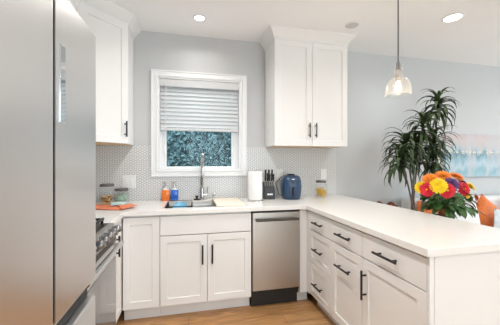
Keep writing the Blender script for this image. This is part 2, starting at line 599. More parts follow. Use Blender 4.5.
def bar_pull(parent, p0, p1, out, r=0.0072, post=0.032, material=None, name='handle'):
    """bar between p0 and p1 (on the door surface), standing off along out"""
    p0, p1, out = Vector(p0), Vector(p1), Vector(out)
    b = MB()
    d = (p1 - p0)
    b.tube([p0 + out * post, p1 + out * post], r, 10)
    for k in (0.17, 0.83):
        q = p0 + d * k
        b.tube([q, q + out * (post - r * 0.5)], r * 0.85, 8)
    return b.build(name, material or M['black'], parent)

# ------------------------------------------------------------------ setting
LX = -1.155          # left wall face
CE = 2.663           # ceiling height
RX, RY = 6.0, -5.5   # right and rear wall faces

struct(MB().box(LX - .12, RX + .12, RY - .12, .12, -.1, 0).build('floor', M['floor']))
struct(MB().box(LX - .12, RX + .12, RY - .12, .12, CE, CE + .1).build('ceiling', M['ceiling']))
struct(MB().box(LX - .12, LX, RY, 0, 0, CE).build('wall_left', M['wall']))
WX0, WX1, WZ0, WZ1 = -.300, .555, 1.225, 2.192     # kitchen window opening
w = grid_plate([LX - .12, WX0, WX1, RX + .12], [0, WZ0, WZ1, CE],
               lambda x, z: not (WX0 < x < WX1 and WZ0 < z < WZ1), 0, .12, TO_XZ)
struct(w.build('wall_back', M['wall']))
w = grid_plate([LX - .12, -.1, 2.7, RX + .12], [0, 2.25, CE], lambda x, z: not (-.1 < x < 2.7 and z < 2.25), RY - .12, RY, TO_XZ)
struct(w.build('wall_rear', M['wall']))
w = grid_plate([RY, -3.4, -1.2, 0], [0, .75, 2.25, CE], lambda y, z: not (-3.4 < y < -1.2 and .75 < z < 2.25), RX, RX + .12, TO_YZ)
struct(w.build('wall_right', M['wall']))

# mosaic backsplash
TS = 1.477
w = grid_plate([LX + .008, -.377, .632, 1.74], [.914, 1.159, TS], lambda x, z: not (-.377 < x < .632 and z > 1.159), -.008, 0, TO_XZ)
struct(w.build('trim_1', M['tile']), 'white mosaic backsplash with grey rings behind the worktop', 'backsplash')
struct(MB().box(LX, LX + .008, -1.76, 0, .914, TS).build('trim_2', M['tile_l']), 'white mosaic backsplash on the left wall', 'backsplash')
# baseboard of the living room
struct(MB().box(1.9, RX, -.014, 0, 0, .11).build('baseboard_back', M['trim'], bevel=.003))
struct(MB().box(RX - .014, RX, RY, -.014, 0, .11).build('baseboard_right', M['trim'], bevel=.003))

# --- kitchen window
win = bpy.data.objects.new('window_1', None); COL.objects.link(win); win.location = (.128, 0, WZ0)
struct(win, 'white framed window above the sink', 'window')
def frame_rings(b, rings):
    """rings: list of (inset, y) on a rectangle x0,x1,z0,z1"""
    x0, x1, z0, z1 = -.377, .632, 1.159, 2.269
    b.loft([[(x0 + i, y, z0 + i), (x1 - i, y, z0 + i), (x1 - i, y, z1 - i), (x0 + i, y, z1 - i)] for i, y in rings], cap=False)
WL = Matrix.Translation((-.128, 0, -WZ0))
b = MB(WL)
frame_rings(b, [(0, 0), (0, -.026), (.012, -.026), (.016, -.020), (.045, -.018), (.052, -.024), (.062, -.024), (.068, -.014), (.077, -.014), (.077, .0)])
b.build('casing', M['trim'], win, smooth=30)
b = MB(WL)
for a in ((WX0, WX0 + .006, WZ0, WZ1), (WX1 - .006, WX1, WZ0, WZ1), (WX0, WX1, WZ0, WZ0 + .006), (WX0, WX1, WZ1 - .006, WZ1)):
    b.box(a[0], a[1], -.012, .115, a[2], a[3])
b.build('jamb', M['trim'], win)
b = MB(WL)
GX0, GX1, GZ0, GZ1 = -.232, .478, 1.262, 2.12
b.loft([[(x0, y, z0), (x1, y, z0), (x1, y, z1), (x0, y, z1)] for x0, x1, z0, z1, y in (
    (WX0 + .006, WX1 - .006, WZ0 + .006, WZ1 - .006, .11), (WX0 + .006, WX1 - .006, WZ0 + .006, WZ1 - .006, .062),
    (WX0 + .03, WX1 - .03, WZ0 + .018, WZ1 - .03, .062), (WX0 + .034, WX1 - .034, WZ0 + .02, WZ1 - .034, .07),
    (GX0 - .006, GX1 + .006, GZ0 - .006, GZ1, .07), (GX0, GX1, GZ0, GZ1, .084), (GX0, GX1, GZ0, GZ1, .11))], cap=False)
b.build('sash', M['trim'], win, smooth=20)
MB(WL).box(GX0, GX1, .090, .096, GZ0, GZ1).build('pane', M['winglass'], win)
MB(WL).box(GX1 - .002, GX1 + .016, .048, .070, 1.395, 1.445).build('latch', M['plate'], win, bevel=.003)
MB(WL).box(GX0 - .018, GX0 - .004, .048, .070, 1.385, 1.43).build('latch', M['plate'], win, bevel=.003)

# --- unseen glazed door and side window, added as openings for the fill light
d1 = bpy.data.objects.new('added_door_1', None); COL.objects.link(d1); d1.location = (1.3, RY - .06, 0)
struct(d1, 'added white framed sliding glass door, unseen, for daylight', 'door')
b = MB()
for x in (-1.4, -.03, 1.34):
    b.box(x, x + .06, -.03, .03, 0, 2.25)
b.box(-1.4, 1.4, -.03, .03, 0, .06); b.box(-1.4, 1.4, -.03, .03, 2.19, 2.25)
b.build('door_frame', M['trim'], d1)
MB().box(-1.36, 1.36, -.004, .004, .05, 2.2).build('pane', M['winglass'], d1)
w2 = bpy.data.objects.new('added_window_2', None); COL.objects.link(w2); w2.location = (RX + .06, -2.3, .75)
struct(w2, 'added white framed side window, unseen, for daylight', 'window')
b = MB()
for y in (-1.1, -.03, 1.04):
    b.box(-.03, .03, y, y + .06, 0, 1.5)
b.box(-.03, .03, -1.1, 1.1, 0, .06); b.box(-.03, .03, -1.1, 1.1, 1.44, 1.5)
b.build('window_frame', M['trim'], w2)
MB().box(-.004, .004, -1.05, 1.05, .05, 1.45).build('pane', M['winglass'], w2)

# --- garden outside the kitchen window
o = MB().box(-6, 7, .14, 6, -.2, -.1).build('ground', M['ground']); struct(o)
def hedge():
    t = thing('hedge', 'blue green leafy hedge seen through the window over the sink', 'hedge', (.3, 2.0, -.1))
    b = MB()
    core = []
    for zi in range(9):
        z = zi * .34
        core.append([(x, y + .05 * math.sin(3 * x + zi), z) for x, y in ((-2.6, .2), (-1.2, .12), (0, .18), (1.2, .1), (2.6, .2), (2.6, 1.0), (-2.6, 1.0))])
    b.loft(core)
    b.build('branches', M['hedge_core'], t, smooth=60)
    b = MB()
    r = random.Random(3)
    for _ in range(7500):
        x = r.uniform(-1.9, 1.9); z = r.uniform(.9, 2.7); y = r.uniform(-.14, .16) + .06 * math.sin(7 * x + 3 * z)
        s = r.uniform(.022, .05)
        R = Matrix.Rotation(r.uniform(0, 2 * PI), 3, 'Y') @ Matrix.Rotation(r.uniform(-1.1, 1.1), 3, 'X') @ Matrix.Rotation(r.uniform(-.9, .9), 3, 'Z')
        pts = [(-1, 0, 0), (-.3, -.1, .48), (.45, -.05, .4), (1, .12, 0), (.45, -.05, -.4), (-.3, -.1, -.48)]
        b.face([b._v(Vector((x, y, z)) + R @ (Vector(p) * s)) for p in pts])
    b.build('foliage', M['hedge'], t, smooth=0)
hedge()

# ------------------------------------------------------------------ base cabinets
def carcass(parent, w, depth=.575, toe=True, h=.876, y0=.02, closed_top=False, toe_in=.075, z0=.105, sides=(True, True)):
    """open box of panels; front face of the box at y = y0"""
    b = MB()
    t = .018
    for x, s in ((0, sides[0]), (w - t, sides[1])):
        b.box(x, x + t, y0, y0 + depth, z0, h)
    b.box(t, w - t, y0, y0 + depth, z0, z0 + t)
    b.box(t, w - t, y0 + depth - t, y0 + depth, z0 + t, h)
    b.box(t, w - t, y0, y0 + .02, h - .03, h)
    if toe:
        b.box(0, w, y0 + toe_in - .015, y0 + toe_in, 0, z0)
        for x in (0, w - t):
            b.box(x, x + t, y0 + toe_in, y0 + depth, 0, z0)
    return b.build('carcass', M['cab'], parent)

def front(parent, name, x0, x1, z0, z1, fr=.057, pull=None, gap=.0016, pl=.16):
    """drawer or door front at local y 0..0.02 with optional pull"""
    w, h = x1 - x0 - 2 * gap, z1 - z0 - 2 * gap
    d = MB().shaker(w, h, .0195, fr, .0085, z0 + gap, x0 + gap).build(name, M['cab'], parent, bevel=.0015)
    if pull:
        k, a, c = pull
        if k == 'h':
            bar_pull(d, (a - pl / 2, 0, c), (a + pl / 2, 0, c), (0, -1, 0))
        else:
            bar_pull(d, (a, 0, c - pl / 2), (a, 0, c + pl / 2), (0, -1, 0))
    return d

FY = -.632   # front plane of the doors on the back run
# corner cabinet with its plain door left of the sink
t = thing('corner_base_cabinet', 'narrow white corner base cabinet with plain recessed door left of sink cabinet', 'cabinet', (-.519, FY, 0))
b = MB()
b.box(-.60, -.582, .04, .62, .105, .876); b.box(.27, .288, .02, .595, .105, .876); b.box(-.582, .27, .04, .595, .105, .123)
b.box(0, .27, .02, .04, .846, .876)
b.box(0, .288, .08, .095, 0, .105)
b.build('carcass', M['cab'], t)
front(t, 'door', .004, .2885, .118, .862)

t = thing('sink_base_cabinet', 'wide white sink cabinet with two shaker doors under false drawer front', 'cabinet', (-.229, FY, 0))
carcass(t, .772)
front(t, 'false_drawer_front', 0, .772, .70, .862, fr=0)
front(t, 'door', 0, .386, .118, .697, pull=('v', .345, .53))
front(t, 'door', .386, .772, .118, .697, pull=('v', .427, .53))

# filler between dishwasher and peninsula
t = thing('filler_panel', 'narrow white filler panel between the dishwasher and the peninsula drawers', 'panel', (1.003, FY, 0))
MB().box(0, .0725, .006, .024, .105, .874).build('face', M['cab'], t, bevel=.001)
MB().box(.075, .092, -.036, .024, .105, .874).build('corner_stile', M['cab'], t, bevel=.001)
MB().box(-.012, .10, .07, .085, 0, .105).build('toe_board', M['cab'], t, bevel=.001)

# peninsula: doors face -X, local x runs toward the camera
PX = 1.077
def pen(label, y0, y1, kind, toe=True):
    t = thing('peninsula_cabinet', label, 'cabinet', (PX, y0, 0), -PI / 2)
    w = y0 - y1
    carcass(t, w, depth=.60, z0=.105)
    return t, w
t, w = pen('white peninsula cabinet with three stacked drawers nearest the dishwasher', -.671, -1.0585, 'd')
front(t, 'drawer', 0, w, .705, .862, fr=0, pull=('h', w / 2, .783))
front(t, 'drawer', 0, w, .412, .702, fr=.05, pull=('h', w / 2, .552))
front(t, 'drawer', 0, w, .118, .409, fr=.05, pull=('h', w / 2, .25))
t, w = pen('middle white peninsula cabinet with drawer above a door with horizontal pull', -1.0595, -1.4475, 'p')
front(t, 'drawer', 0, w, .705, .862, fr=0, pull=('h', w / 2, .783), pl=.18)
front(t, 'door', 0, w, .118, .702, pull=('h', w / 2, .555), pl=.18)
t, w = pen('white peninsula cabinet at the open end with drawer above a door with upright pull', -1.4485, -1.931, 's')
front(t, 'drawer', 0, w, .705, .862, fr=0, pull=('h', w / 2 - .01, .783), pl=.18)
front(t, 'door', 0, w, .118, .702, pull=('v', .038, .545), pl=.18)
# end panel and back panel of the peninsula
t = thing('end_panel', 'large plain white panel closing the near end of the peninsula', 'panel', (1.4, -1.94, 0))
MB().box(-.295, .31, -.006, .008, 0, .875).build('panel', M['cab'], t, bevel=.001)
MB().box(-.323, -.297, -.006, .008, 0, .875).build('stile', M['cab'], t, bevel=.0015)
t = thing('back_panel', 'plain white panel along the living room side of the peninsula', 'panel', (1.715, -1.3, 0))
MB().box(-.01, .008, -.63, 1.29, 0, .875).build('panel', M['cab'], t, bevel=.001)

# narrow cabinet between range and corner: door faces +X
t = thing('narrow_base_cabinet', 'narrow white base cabinet between the range and the corner', 'cabinet', (-.519, -1.04, 0), PI / 2)
carcass(t, .40)
front(t, 'door', 0, .399, .118, .862, pull=('v', .188, .70), pl=.15)

# ------------------------------------------------------------------ worktop
SX0, SX1, SY0, SY1 = -.205, .462, -.55, -.13   # sink cut-out
xs = [LX + .002, -.497, SX0, SX1, 1.054, 1.803]
ys = [-1.96, -1.042, -.655, SY0, SY1, -.009]
def top_in(x, y):
    if SX0 < x < SX1 and SY0 < y < SY1:
        return False
    if y > -.655:
        return True
    if x < -.497:
        return y > -1.042
    return x > 1.054
t = grid_plate(xs, ys, top_in, .877, .914).build('worktop', M['quartz'], bevel=.002)
tag(t, 'continuous white quartz worktop over the base cabinets and the peninsula', 'worktop')

# ------------------------------------------------------------------ sink, faucet
t = thing('sink', 'stainless steel undermount sink below the window', 'sink', ((SX0 + SX1) / 2, (SY0 + SY1) / 2, .70))
hx, hy = (SX1 - SX0) / 2, (SY1 - SY0) / 2
b = MB()
def rr(hx, hy, r, z, n=5):
    out = []
    for cx, cy, a0 in ((hx - r, hy - r, 0), (-hx + r, hy - r, PI / 2), (-hx + r, -hy + r, PI), (hx - r, -hy + r, 1.5 * PI)):
        for k in range(n):
            a = a0 + PI / 2 * k / (n - 1)
            out.append((cx + r * math.cos(a), cy + r * math.sin(a), z))
    return out
b.loft([rr(hx + .02, hy + .02, .04, .1765), rr(hx - .002, hy - .002, .03, .1765), rr(hx - .004, hy - .004, .03, .165), rr(hx - .006, hy - .006, .03, .02),
        rr(hx - .02, hy - .02, .03, .004), rr(.05, .05, .045, 0), rr(.045, .045, .04, -.006)], cap=False)
b.face([b._v(p) for p in rr(.045, .045, .04, -.006)])
bo = b.build('basin', M['steel'], t, smooth=40)
MB().lathe([(0, .004), (.02, .004), (.038, .002), (.042, -.004)], (0, 0, .001), 20).build('drain', M['steeld'], t)

t = thing('faucet', 'tall spring neck steel faucet standing behind the sink', 'faucet', (.14, -.075, .914))
MB().lathe([(0, 0), (.028, 0), (.028, .006), (.020, .012), (.019, .12), (.016, .13), (0, .13)], seg=20).build('base', M['chrome'], t)
pts = [(0, 0, .12), (0, 0, .30), (0, 0, .40)]
arc = [(0, -.055 + .055 * math.cos(a), .40 + .075 * math.sin(a)) for a in [PI * k / 10 for k in range(1, 11)]]
MB().tube(pts + arc + [(0, -.11, .36)], .0075, 10).build('neck', M['chrome'], t)
b = MB()
path = [Vector(p) for p in [(0, 0, .15 + .25 * k / 20) for k in range(20)] + [(0, 0, .40)] + arc]
coil = []
turns = 44
nn = turns * 8
for k in range(nn + 1):
    s = k / nn * (len(path) - 1); i = min(int(s), len(path) - 2); f = s - i
    p = path[i].lerp(path[i + 1], f); tg = (path[i + 1] - path[i]).normalized()
    s1 = Vector((1, 0, 0)); s2 = tg.cross(s1)
    a = 2 * PI * turns * k / nn
    coil.append(p + (s1 * math.cos(a) + s2 * math.sin(a)) * .0145)
b.tube(coil, .0032, 5)
b.build('spring', M['chrome'], t)
MB().lathe([(0, .25), (.014, .25), (.017, .27), (.016, .345), (.012, .37), (0, .37)], (0, -.11, 0), 16).build('spray_head', M['chrome'], t)
MB().tube([(0, 0, .285), (0, -.06, .285), (0, -.095, .285)], .006, 8).build('docking_arm', M['chrome'], t)
b = MB(); b.tube([(.012, 0, .05), (.048, 0, .05)], .014, 14); b.tube([(.045, 0, .052), (.058, -.006, .10), (.062, -.008, .135)], .006, 8)
b.build('lever', M['chrome'], t)
tag(MB().lathe([(0, 0), (.017, 0), (.017, .004), (.013, .006), (.013, .055), (.010, .06), (0, .06)], seg=18).build('air_gap', M['chrome']),
    'short steel cap right of the faucet, behind the cutting board', 'cap').location = (.262, -.07, .9142)
t = thing('sink_stopper', 'small black knob on the worktop left of the faucet', 'stopper', (.085, -.075, .9142))
MB().lathe([(0, 0), (.032, 0), (.034, .006), (.03, .012), (.012, .015), (.010, .03), (0, .03)], seg=20).build('disc', M['blackmat'], t)
MB().lathe([(0, .03), (.012, .03), (.017, .036), (.015, .044), (0, .046)], seg=16).build('knob', M['blackmat'], t)

def soap(label, x, m):
    t = thing('soap_bottle', label, 'soap bottle', (x, -.065, .9142), 0, 'soap bottles by the sink')
    b = MB()
    def rrr(hx, hy, z, r=.012): return rr(hx, hy, r, z, 4)
    b.loft([rrr(.034, .025, 0), rrr(.038, .028, .006), rrr(.038, .028, .095), rrr(.032, .023, .112)])
    b.build('body', m, t, smooth=50)
    b = MB()
    b.loft([rrr(.032, .023, .1121), rrr(.025, .019, .121), rrr(.0125, .0125, .130), rrr(.0125, .0125, .138)])
    b.build('shoulder', M['bottletop'], t, smooth=50)
    b = MB(); b.lathe([(0, .1385), (.015, .1385), (.015, .156), (.006, .159), (.006, .182), (0, .182)], seg=14)
    b.tube([(.010, 0, .186), (-.012, 0, .186), (-.036, -.004, .180)], [.009, .008, .005], 8)
    b.build('pump', M['chrome'], t)
soap('orange liquid soap pump bottle beside the sink', -.227, M['orange_soap'])
soap('blue liquid soap pump bottle beside the sink', -.140, M['blue_soap'])

# dish rack hung in the left half of the sink with blue dishes
t = thing('dish_rack', 'black wire dish rack over the left side of the sink', 'dish rack', (-.08, -.34, .915))
b = MB()
for z, k in ((.008, 1.0), (-.06, .9)):
    x, y = .115 * k, .195 * k
    b.tube([(-x, -y, z), (x, -y, z), (x, y, z), (-x, y, z), (-x, -y, z)], .004, 6)
for s in (-1, 1):
    for y in (-.15, 0, .15):
        b.tube([(.115 * s, y, .008), (.1035 * s, y * .92, -.06)], .003, 6)
b.build('frame', M['black'], t)
for k in range(10):
    y = -.17 + .34 * k / 9
    MB().tube([(-.115, y, .008), (-.104, y, -.058), (.104, y, -.058), (.115, y, .008)], .0028, 6).build('wire', M['black'], t)
for k in range(3):
    y = -.43 + .075 * k
    o = tag(MB().lathe([(0, .004), (.045, .004), (.075, .012), (.078, .014), (.046, .0), (0, 0)], seg=24).build('plate', M['dish_b']),
            ('small blue plate leaning in the front of the dish rack', 'small blue plate leaning in the middle of the dish rack',
             'small blue plate leaning in the rear of the dish rack')[k], 'plate', 'blue plates in the dish rack')
    o.location = (-.08, y + .09, .866); o.rotation_euler = (math.radians(32), 0, 0); o.scale = (.85, .85, .85)

t = tag(MB().box(-.13, .13, -.232, .232, 0, .018).build('cutting_board', M['board'], bevel=.004),
        'light wooden cutting board laid across the right end of the sink', 'cutting board')
t.location = (.372, -.345, .9142)

# ------------------------------------------------------------------ dishwasher
t = thing('dishwasher', 'slim stainless steel dishwasher under the worktop beside the sink cabinet', 'dishwasher', (.774, FY, 0))
MB().box(-.221, .221, .022, .56, .10, .872).build('tub', M['blackmat'], t)
d = MB().box(-.2225, .2225, -.016, .02, .168, .858).build('door', M['steelh'], t, bevel=.003)
b = MB()
b.tube([(-.198, -.052, .797), (.198, -.052, .797)], .0105, 12)
for s in (-1, 1):
    b.tube([(.185 * s, -.052, .797), (.185 * s, -.014, .797)], .009, 10)
b.build('handle', M['bronze'], d)
MB().box(-.2225, .2225, -.006, .02, .861, .8735).build('control_strip', M['blackmat'], t)
MB().box(-.221, .221, .05, .062, .004, .162).build('kick_plate', M['blackmat'], t)

# ------------------------------------------------------------------ range
RY0, RY1 = -1.732, -1.045
t = thing('range', 'stainless steel gas range between fridge and corner cabinet', 'range', (-.82, (RY0 + RY1) / 2, 0))
def W(mx): return Matrix.Translation((.82, -(RY0 + RY1) / 2, 0))
RM = W(0)
MB(RM).box(LX + .012, -.505, RY0, RY1, .05, .895).build('body', M['steel'], t, bevel=.002)
MB(RM).box(LX + .012, -.50, RY0, RY1, .8955, .912).build('cooktop', M['steeld'], t, bevel=.003)
for k in range(3):
    y0 = RY0 + .01 + k * .228; y1 = y0 + .224
    b = MB(RM)
    for y in (y0 + .008, (y0 + y1) / 2, y1 - .008):
        b.box(-1.10, -.535, y - .006, y + .006, .932, .946)
    for x in (-1.094, -.82, -.541):
        b.box(x - .006, x + .006, y0, y1, .934, .948)
    for x in (-1.09, -.545):
        for y in (y0 + .008, y1 - .008):
            b.box(x - .007, x + .007, y - .007, y + .007, .9125, .934)
    b.build('grate', M['blackmat'], t)
for k, (x, y) in enumerate(((-.95, -1.61), (-.95, -1.17), (-.67, -1.61), (-.67, -1.17), (-.81, -1.39))):
    MB(RM).lathe([(0, .9125), (.05, .9125), (.05, .92), (.035, .922), (.035, .929), (0, .929)], (x, y, 0), 20).build('burner', M['blackmat'], t)
cp = [(-.504, .912), (-.472, .908), (-.448, .846), (-.452, .840), (-.504, .840)]
b = MB(RM); b.prism_axis(cp, RY0, RY1, 'y'); panel = b.build('control_panel', M['steel'], t, bevel=.002)
nrm = Vector((.062, 0, .024)).normalized()
q = nrm.to_track_quat('Z', 'Y').to_matrix()
for k in range(5):
    y = RY1 - .065 - k * .085
    MB(RM).lathe([(0, 0), (.029, 0), (.029, .005), (.025, .008), (.023, .036), (.020, .04), (0, .04)], (-.460, y, .877), 18, rot=q).build('knob', M['steeld'], panel)
vent = MB(RM).box(-.505, -.462, RY0, RY1, .792, .8395).build('vent_panel', M['steel'], t)
b = MB(RM)
for k in range(20):
    y = RY0 + .03 + k * .0325
    for z in (.797, .812, .826):
        b.box(-.4635, -.4605, y, y + .026, z, z + .009)
b.build('slots', M['blackmat'], vent)
dr = MB(RM).box(-.505, -.462, RY0, RY1, .215, .788).build('oven_door', M['steel'], t, bevel=.004)
MB(RM).box(-.4625, -.4595, RY0 + .02, RY1 - .02, .24, .70).build('window', M['ovenglass'], dr, bevel=.001)
b = MB(RM)
b.tube([(-.424, RY0 + .03, .787), (-.424, RY1 - .03, .787)], .015, 12)
for y in (RY0 + .055, RY1 - .055):
    b.box(-.462, -.426, y - .014, y + .014, .768, .788)
b.build('handle', M['chrome'], dr)
dw = MB(RM).box(-.505, -.462, RY0, RY1, .055, .208).build('warming_drawer', M['steel'], t, bevel=.004)
b = MB(RM)
b.tube([(-.425, RY0 + .03, .165), (-.425, RY1 - .03, .165)], .012, 12)
for y in (RY0 + .055, RY1 - .055):
    b.box(-.462, -.427, y - .012, y + .012, .155, .175)
b.build('handle', M['chrome'], dw)
for x in (-1.08, -.56):
    for y in (RY0 + .06, RY1 - .06):
        MB(RM).cyl((x, y, 0), .018, 0, .05, 12).build('foot', M['blackmat'], t)

# ------------------------------------------------------------------ fridge
F0, FS, F1 = -2.455, -2.096, -1.757 + .018
t = thing('fridge', 'tall stainless steel fridge with two upright doors over a drawer', 'fridge', (-.75, (F0 + F1) / 2, 0))
FM = Matrix.Translation((.75, -(F0 + F1) / 2, 0))
MB(FM).box(LX + .03, -.432, F0 + .004, F1 - .004, .03, 1.80).build('body', M['steeld'], t, bevel=.004)
MB(FM).box(-.4318, -.42, F0 + .012, F1 - .012, .06, 1.81).build('gasket', M['gasket'], t)
MB(FM).box(-.4197, -.395, FS - .0065, FS + .0075, .847, 1.815).build('seam_shade', M['gasket'], t)  # dark strip standing in for the shade in the door gap
MB(FM).box(-.4199, -.405, F0 + .01, F1 - .004, .761, .844).build('groove_shade', M['gasket'], t)  # near-black block that paints the shadow of the groove above the drawer
def skin(y0, y1):
    m = MB(FM)
    m.prism_axis([(-.379, 1.826), (-.375, 1.826), (-.375, .842), (-.398, .806), (-.402, .806), (-.379, .845)], y0, y1, 'y')
    return m.build('door', M['steelv'], t)
fd1 = skin(FS + .008, F1)
MB(FM).box(-.4198, -.3793, FS + .0082, F1 - .0005, .846, 1.8255).build('door_liner', M['gasket'], fd1)
MB(FM).box(-.3755, -.3722, -2.062, -2.028, 1.425, 1.662).build('display', M['screen'], fd1, bevel=.001)
fd2 = skin(F0, FS - .007)
MB(FM).box(-.4198, -.3793, F0 + .0005, FS - .0072, .846, 1.8255).build('door_liner', M['gasket'], fd2)
b = MB(FM)
b.prism_axis([(-.4198, .07), (-.375, .07), (-.375, .752), (-.380, .760), (-.4198, .760)], F0, F1, 'y')
b.build('freezer_drawer', M['steelv'], t, bevel=.003)
for y in (F0 + .04, F1 - .04):
    MB(FM).box(-.55, -.40, y - .025, y + .025, 1.8262, 1.842).build('hinge_cover', M['steeld'], t, bevel=.003)
for x in (-1.05, -.5):
    for y in (F0 + .08, F1 - .08):
        MB(FM).cyl((x, y, 0), .022, 0, .03, 12).build('foot', M['blackmat'], t)

# ------------------------------------------------------------------ wall cabinets
UB, UT = 1.477, 2.572
# right of the window: double door
t = thing('wall_cabinet', 'white double door wall cabinet right of the window, over the air fryer', 'cabinet', (.849, 0, 0))
w = 1.672 - .849
MB().box(0, w, -.33, -.0085, UB + .004, UT).build('carcass', M['cab'], t, bevel=.001)
MB().box(.012, w - .012, -.325, -.012, UB, UB + .004).build('underside', M['ply'], t)
DM = Matrix.Translation((0, -.351, 0))
for k in range(2):
    x0 = k * w / 2 + .0015
    d = MB(DM).shaker(w / 2 - .003, UT - .012 - UB, .02, .06, .0085, UB, x0).build('door', M['cab'], t, bevel=.0015)
    hxx = w / 2 + (-.036 if k == 0 else .036)
    bar_pull(d, (hxx, -.351, 1.565), (hxx, -.351, 1.715), (0, -1, 0), material=M['bronze'])
crown(t, [(0, 0), (0, -.351), (w, -.351), (w, 0)], (3,), CE - .0005)

# diagonal corner cabinet
t = thing('corner_wall_cabinet', 'white diagonal corner wall cabinet with one door above the cookie jars', 'cabinet', (LX, 0, 0))
A, Bq = .31, .61
poly = [(.0005, -.0005), (.0005, -Bq), (A, -Bq), (Bq, -A), (Bq, -.0005)]
body = [(.009, -.009), (.009, -Bq + .002), (A, -Bq + .002), (Bq - .001, -A), (Bq - .001, -.009)]
MB().prism(body, UB + .004, UT).build('carcass', M['cab'], t, bevel=.001)
MB().prism(offset_poly(body, [-.012] * 5), UB, UB + .004).build('underside', M['ply'], t)
DG = Matrix.Translation((A, -Bq, 0)) @ Matrix.Rotation(PI / 4, 4, 'Z') @ Matrix.Translation((0, -.0215, 0))
dl = (Bq - A) * math.sqrt(2)
d = MB(DG).shaker(dl - .012, UT - .012 - UB, .02, .062, .0085, UB, .006).build('door', M['cab'], t, bevel=.0015)
o_ = DG.to_3x3() @ Vector((0, -1, 0))
bar_pull(d, DG @ Vector((dl - .04, 0, 1.535)), DG @ Vector((dl - .04, 0, 1.675)), o_)
crown(t, [(0, 0), (0, -Bq - .001), (A - .009, -Bq - .001), (Bq + .001, -A + .009), (Bq + .001, 0)], (0, 1), CE - .0005)

# wall cabinet on the left wall next to it, over the range
t = thing('range_wall_cabinet', 'white wall cabinet on the left wall beside the diagonal corner cabinet', 'cabinet', (LX, -1.20, 0), PI / 2)
w = 1.20 - Bq - .004
MB().box(0, w, -.31, -.0005, UB + .3, UT).build('carcass', M['cab'], t, bevel=.001)
for k in range(2):
    MB(Matrix.Translation((0, -.331, 0))).shaker(w / 2 - .003, UT - .012 - UB - .3, .02, .06, .0085, UB + .3, k * w / 2 + .0015).build('door', M['cab'], t, bevel=.0015)
crown(t, [(0, 0), (0, -.331), (w, -.331), (w, 0)], (1 + 1, 3), CE - .0005)

# ------------------------------------------------------------------ window blind
t = thing('window_blind', 'white horizontal blind half lowered in the window over the sink', 'blind', (.128, .03, 2.18))
BM = Matrix.Translation((-.128, -.03, -2.18))
bx0, bx1 = WX0 + .010, WX1 - .010
MB(BM).box(bx0, bx1, -.004, .05, 2.135, 2.184).build('head_rail', M['blind'], t, bevel=.002)
MB(BM).box(bx0 - .002, bx1 + .002, -.014, -.0045, 2.105, 2.180).build('valance', M['blind'], t, bevel=.004)
nsl = 10
for k in range(nsl):
    z = 2.082 - k * (2.082 - 1.70) / (nsl - 1)
    b = MB(BM @ Matrix.Translation((0, .025, z)) @ Matrix.Rotation(math.radians(61), 4, 'X'))
    prof = [(-.025, -.0016), (-.012, .0012), (0, .0020), (.012, .0012), (.025, -.0016)]
    pl = [(y, zz + .0028) for y, zz in prof] + [(y, zz) for y, zz in reversed(prof)]
    b.prism_axis(pl, bx0 + .004, bx1 - .004, 'x')
    b.build('slat', M['blind'], t, smooth=50)
MB(BM).box(bx0 + .003, bx1 - .003, .0, .05, 1.645, 1.672).build('bottom_rail', M['blind'], t, bevel=.004)
for x in (bx0 + .07, bx1 - .07):
    MB(BM).tube([(x, -.003, 2.105), (x, -.003, 1.672)], .0018, 6).build('ladder_cord', M['cordw'], t)
b = MB(BM); b.tube([(bx0 + .055, -.018, 2.12), (bx0 + .055, -.020, 1.50)], .0035, 8); b.build('tilt_wand', M['cordw'], t)

# ------------------------------------------------------------------ plates on the wall
def wall_plate(name, label, x, z, w, h, kind):
    t = thing(name, label, 'switch' if kind == 'switch' else 'outlet', (x, -.0083, z))
    MB().box(-w / 2, w / 2, -.006, 0, -h / 2, h / 2).build('cover', M['plate'], t, bevel=.002)
    n = 2 if kind == 'switch' else 1
    for k in range(n):
        cx = (k - (n - 1) / 2) * .046
        if kind == 'switch':
            MB().box(cx - .016, cx + .016, -.010, -.0062, -.034, .034).build('rocker', M['plate'], t, bevel=.0015)
        else:
            for s in (-1, 1):
                MB().box(-.016, .016, -.008, -.0062, s * .022 - .014, s * .022 + .014).build('socket', M['plate'], t, bevel=.003)
wall_plate('light_switch', 'double white light switch on the backsplash left of the window', -.589, 1.109, .128, .130, 'switch')
wall_plate('wall_outlet', 'white wall outlet above the pasta jar', 1.568, 1.165, .075, .12, 'outlet')
wall_plate('wall_outlet', 'white wall outlet half hidden behind the knife block', 1.02, 1.165, .075, .12, 'outlet')

# ------------------------------------------------------------------ worktop things, left corner
Z0 = .9142
def jar(name, label, x, y, r, h, lidh):
    t = thing(name, label, 'jar', (x, y, Z0))
    b = MB()
    b.lathe([(0, 0), (r * .95, 0), (r, .006), (r, h * .86), (r * .9, h * .94), (r * .86, h)], seg=28)
    b.build('glass', M['glass'], t, smooth=50)
    b = MB()
    b.lathe([(0, h + .0005), (r * .92, h + .0005), (r * .95, h + .004), (r * .95, h + lidh - .003), (r * .9, h + lidh), (0, h + lidh)], seg=28)
    b.build('lid', M['lid'], t, smooth=40)
    return t
jar('cookie_jar', 'tall glass jar with dark lid holding brown cookies', -.755, -.16, .064, .165, .026)
r2 = random.Random(5)
for k in range(9):
    lay = k // 3
    a = k * 2.1 + lay
    o = MB().lathe([(0, 0), (.022, 0), (.026, .005), (.022, .011), (0, .013)], seg=14).build('cookie', M['cookie'])
    o.location = (-.755 + .031 * math.cos(a), -.16 + .031 * math.sin(a), Z0 + .012 + lay * .026)
    o.rotation_euler = (r2.uniform(-.35, .35), r2.uniform(-.35, .35), 0)
    tag(o, 'round brown cookie piled in the tall glass jar', 'cookie', 'cookies in the tall jar')
jar('sweet_jar', 'short wide glass jar with dark lid beside the light switch', -.64, -.10, .064, .115, .026)
b = MB()
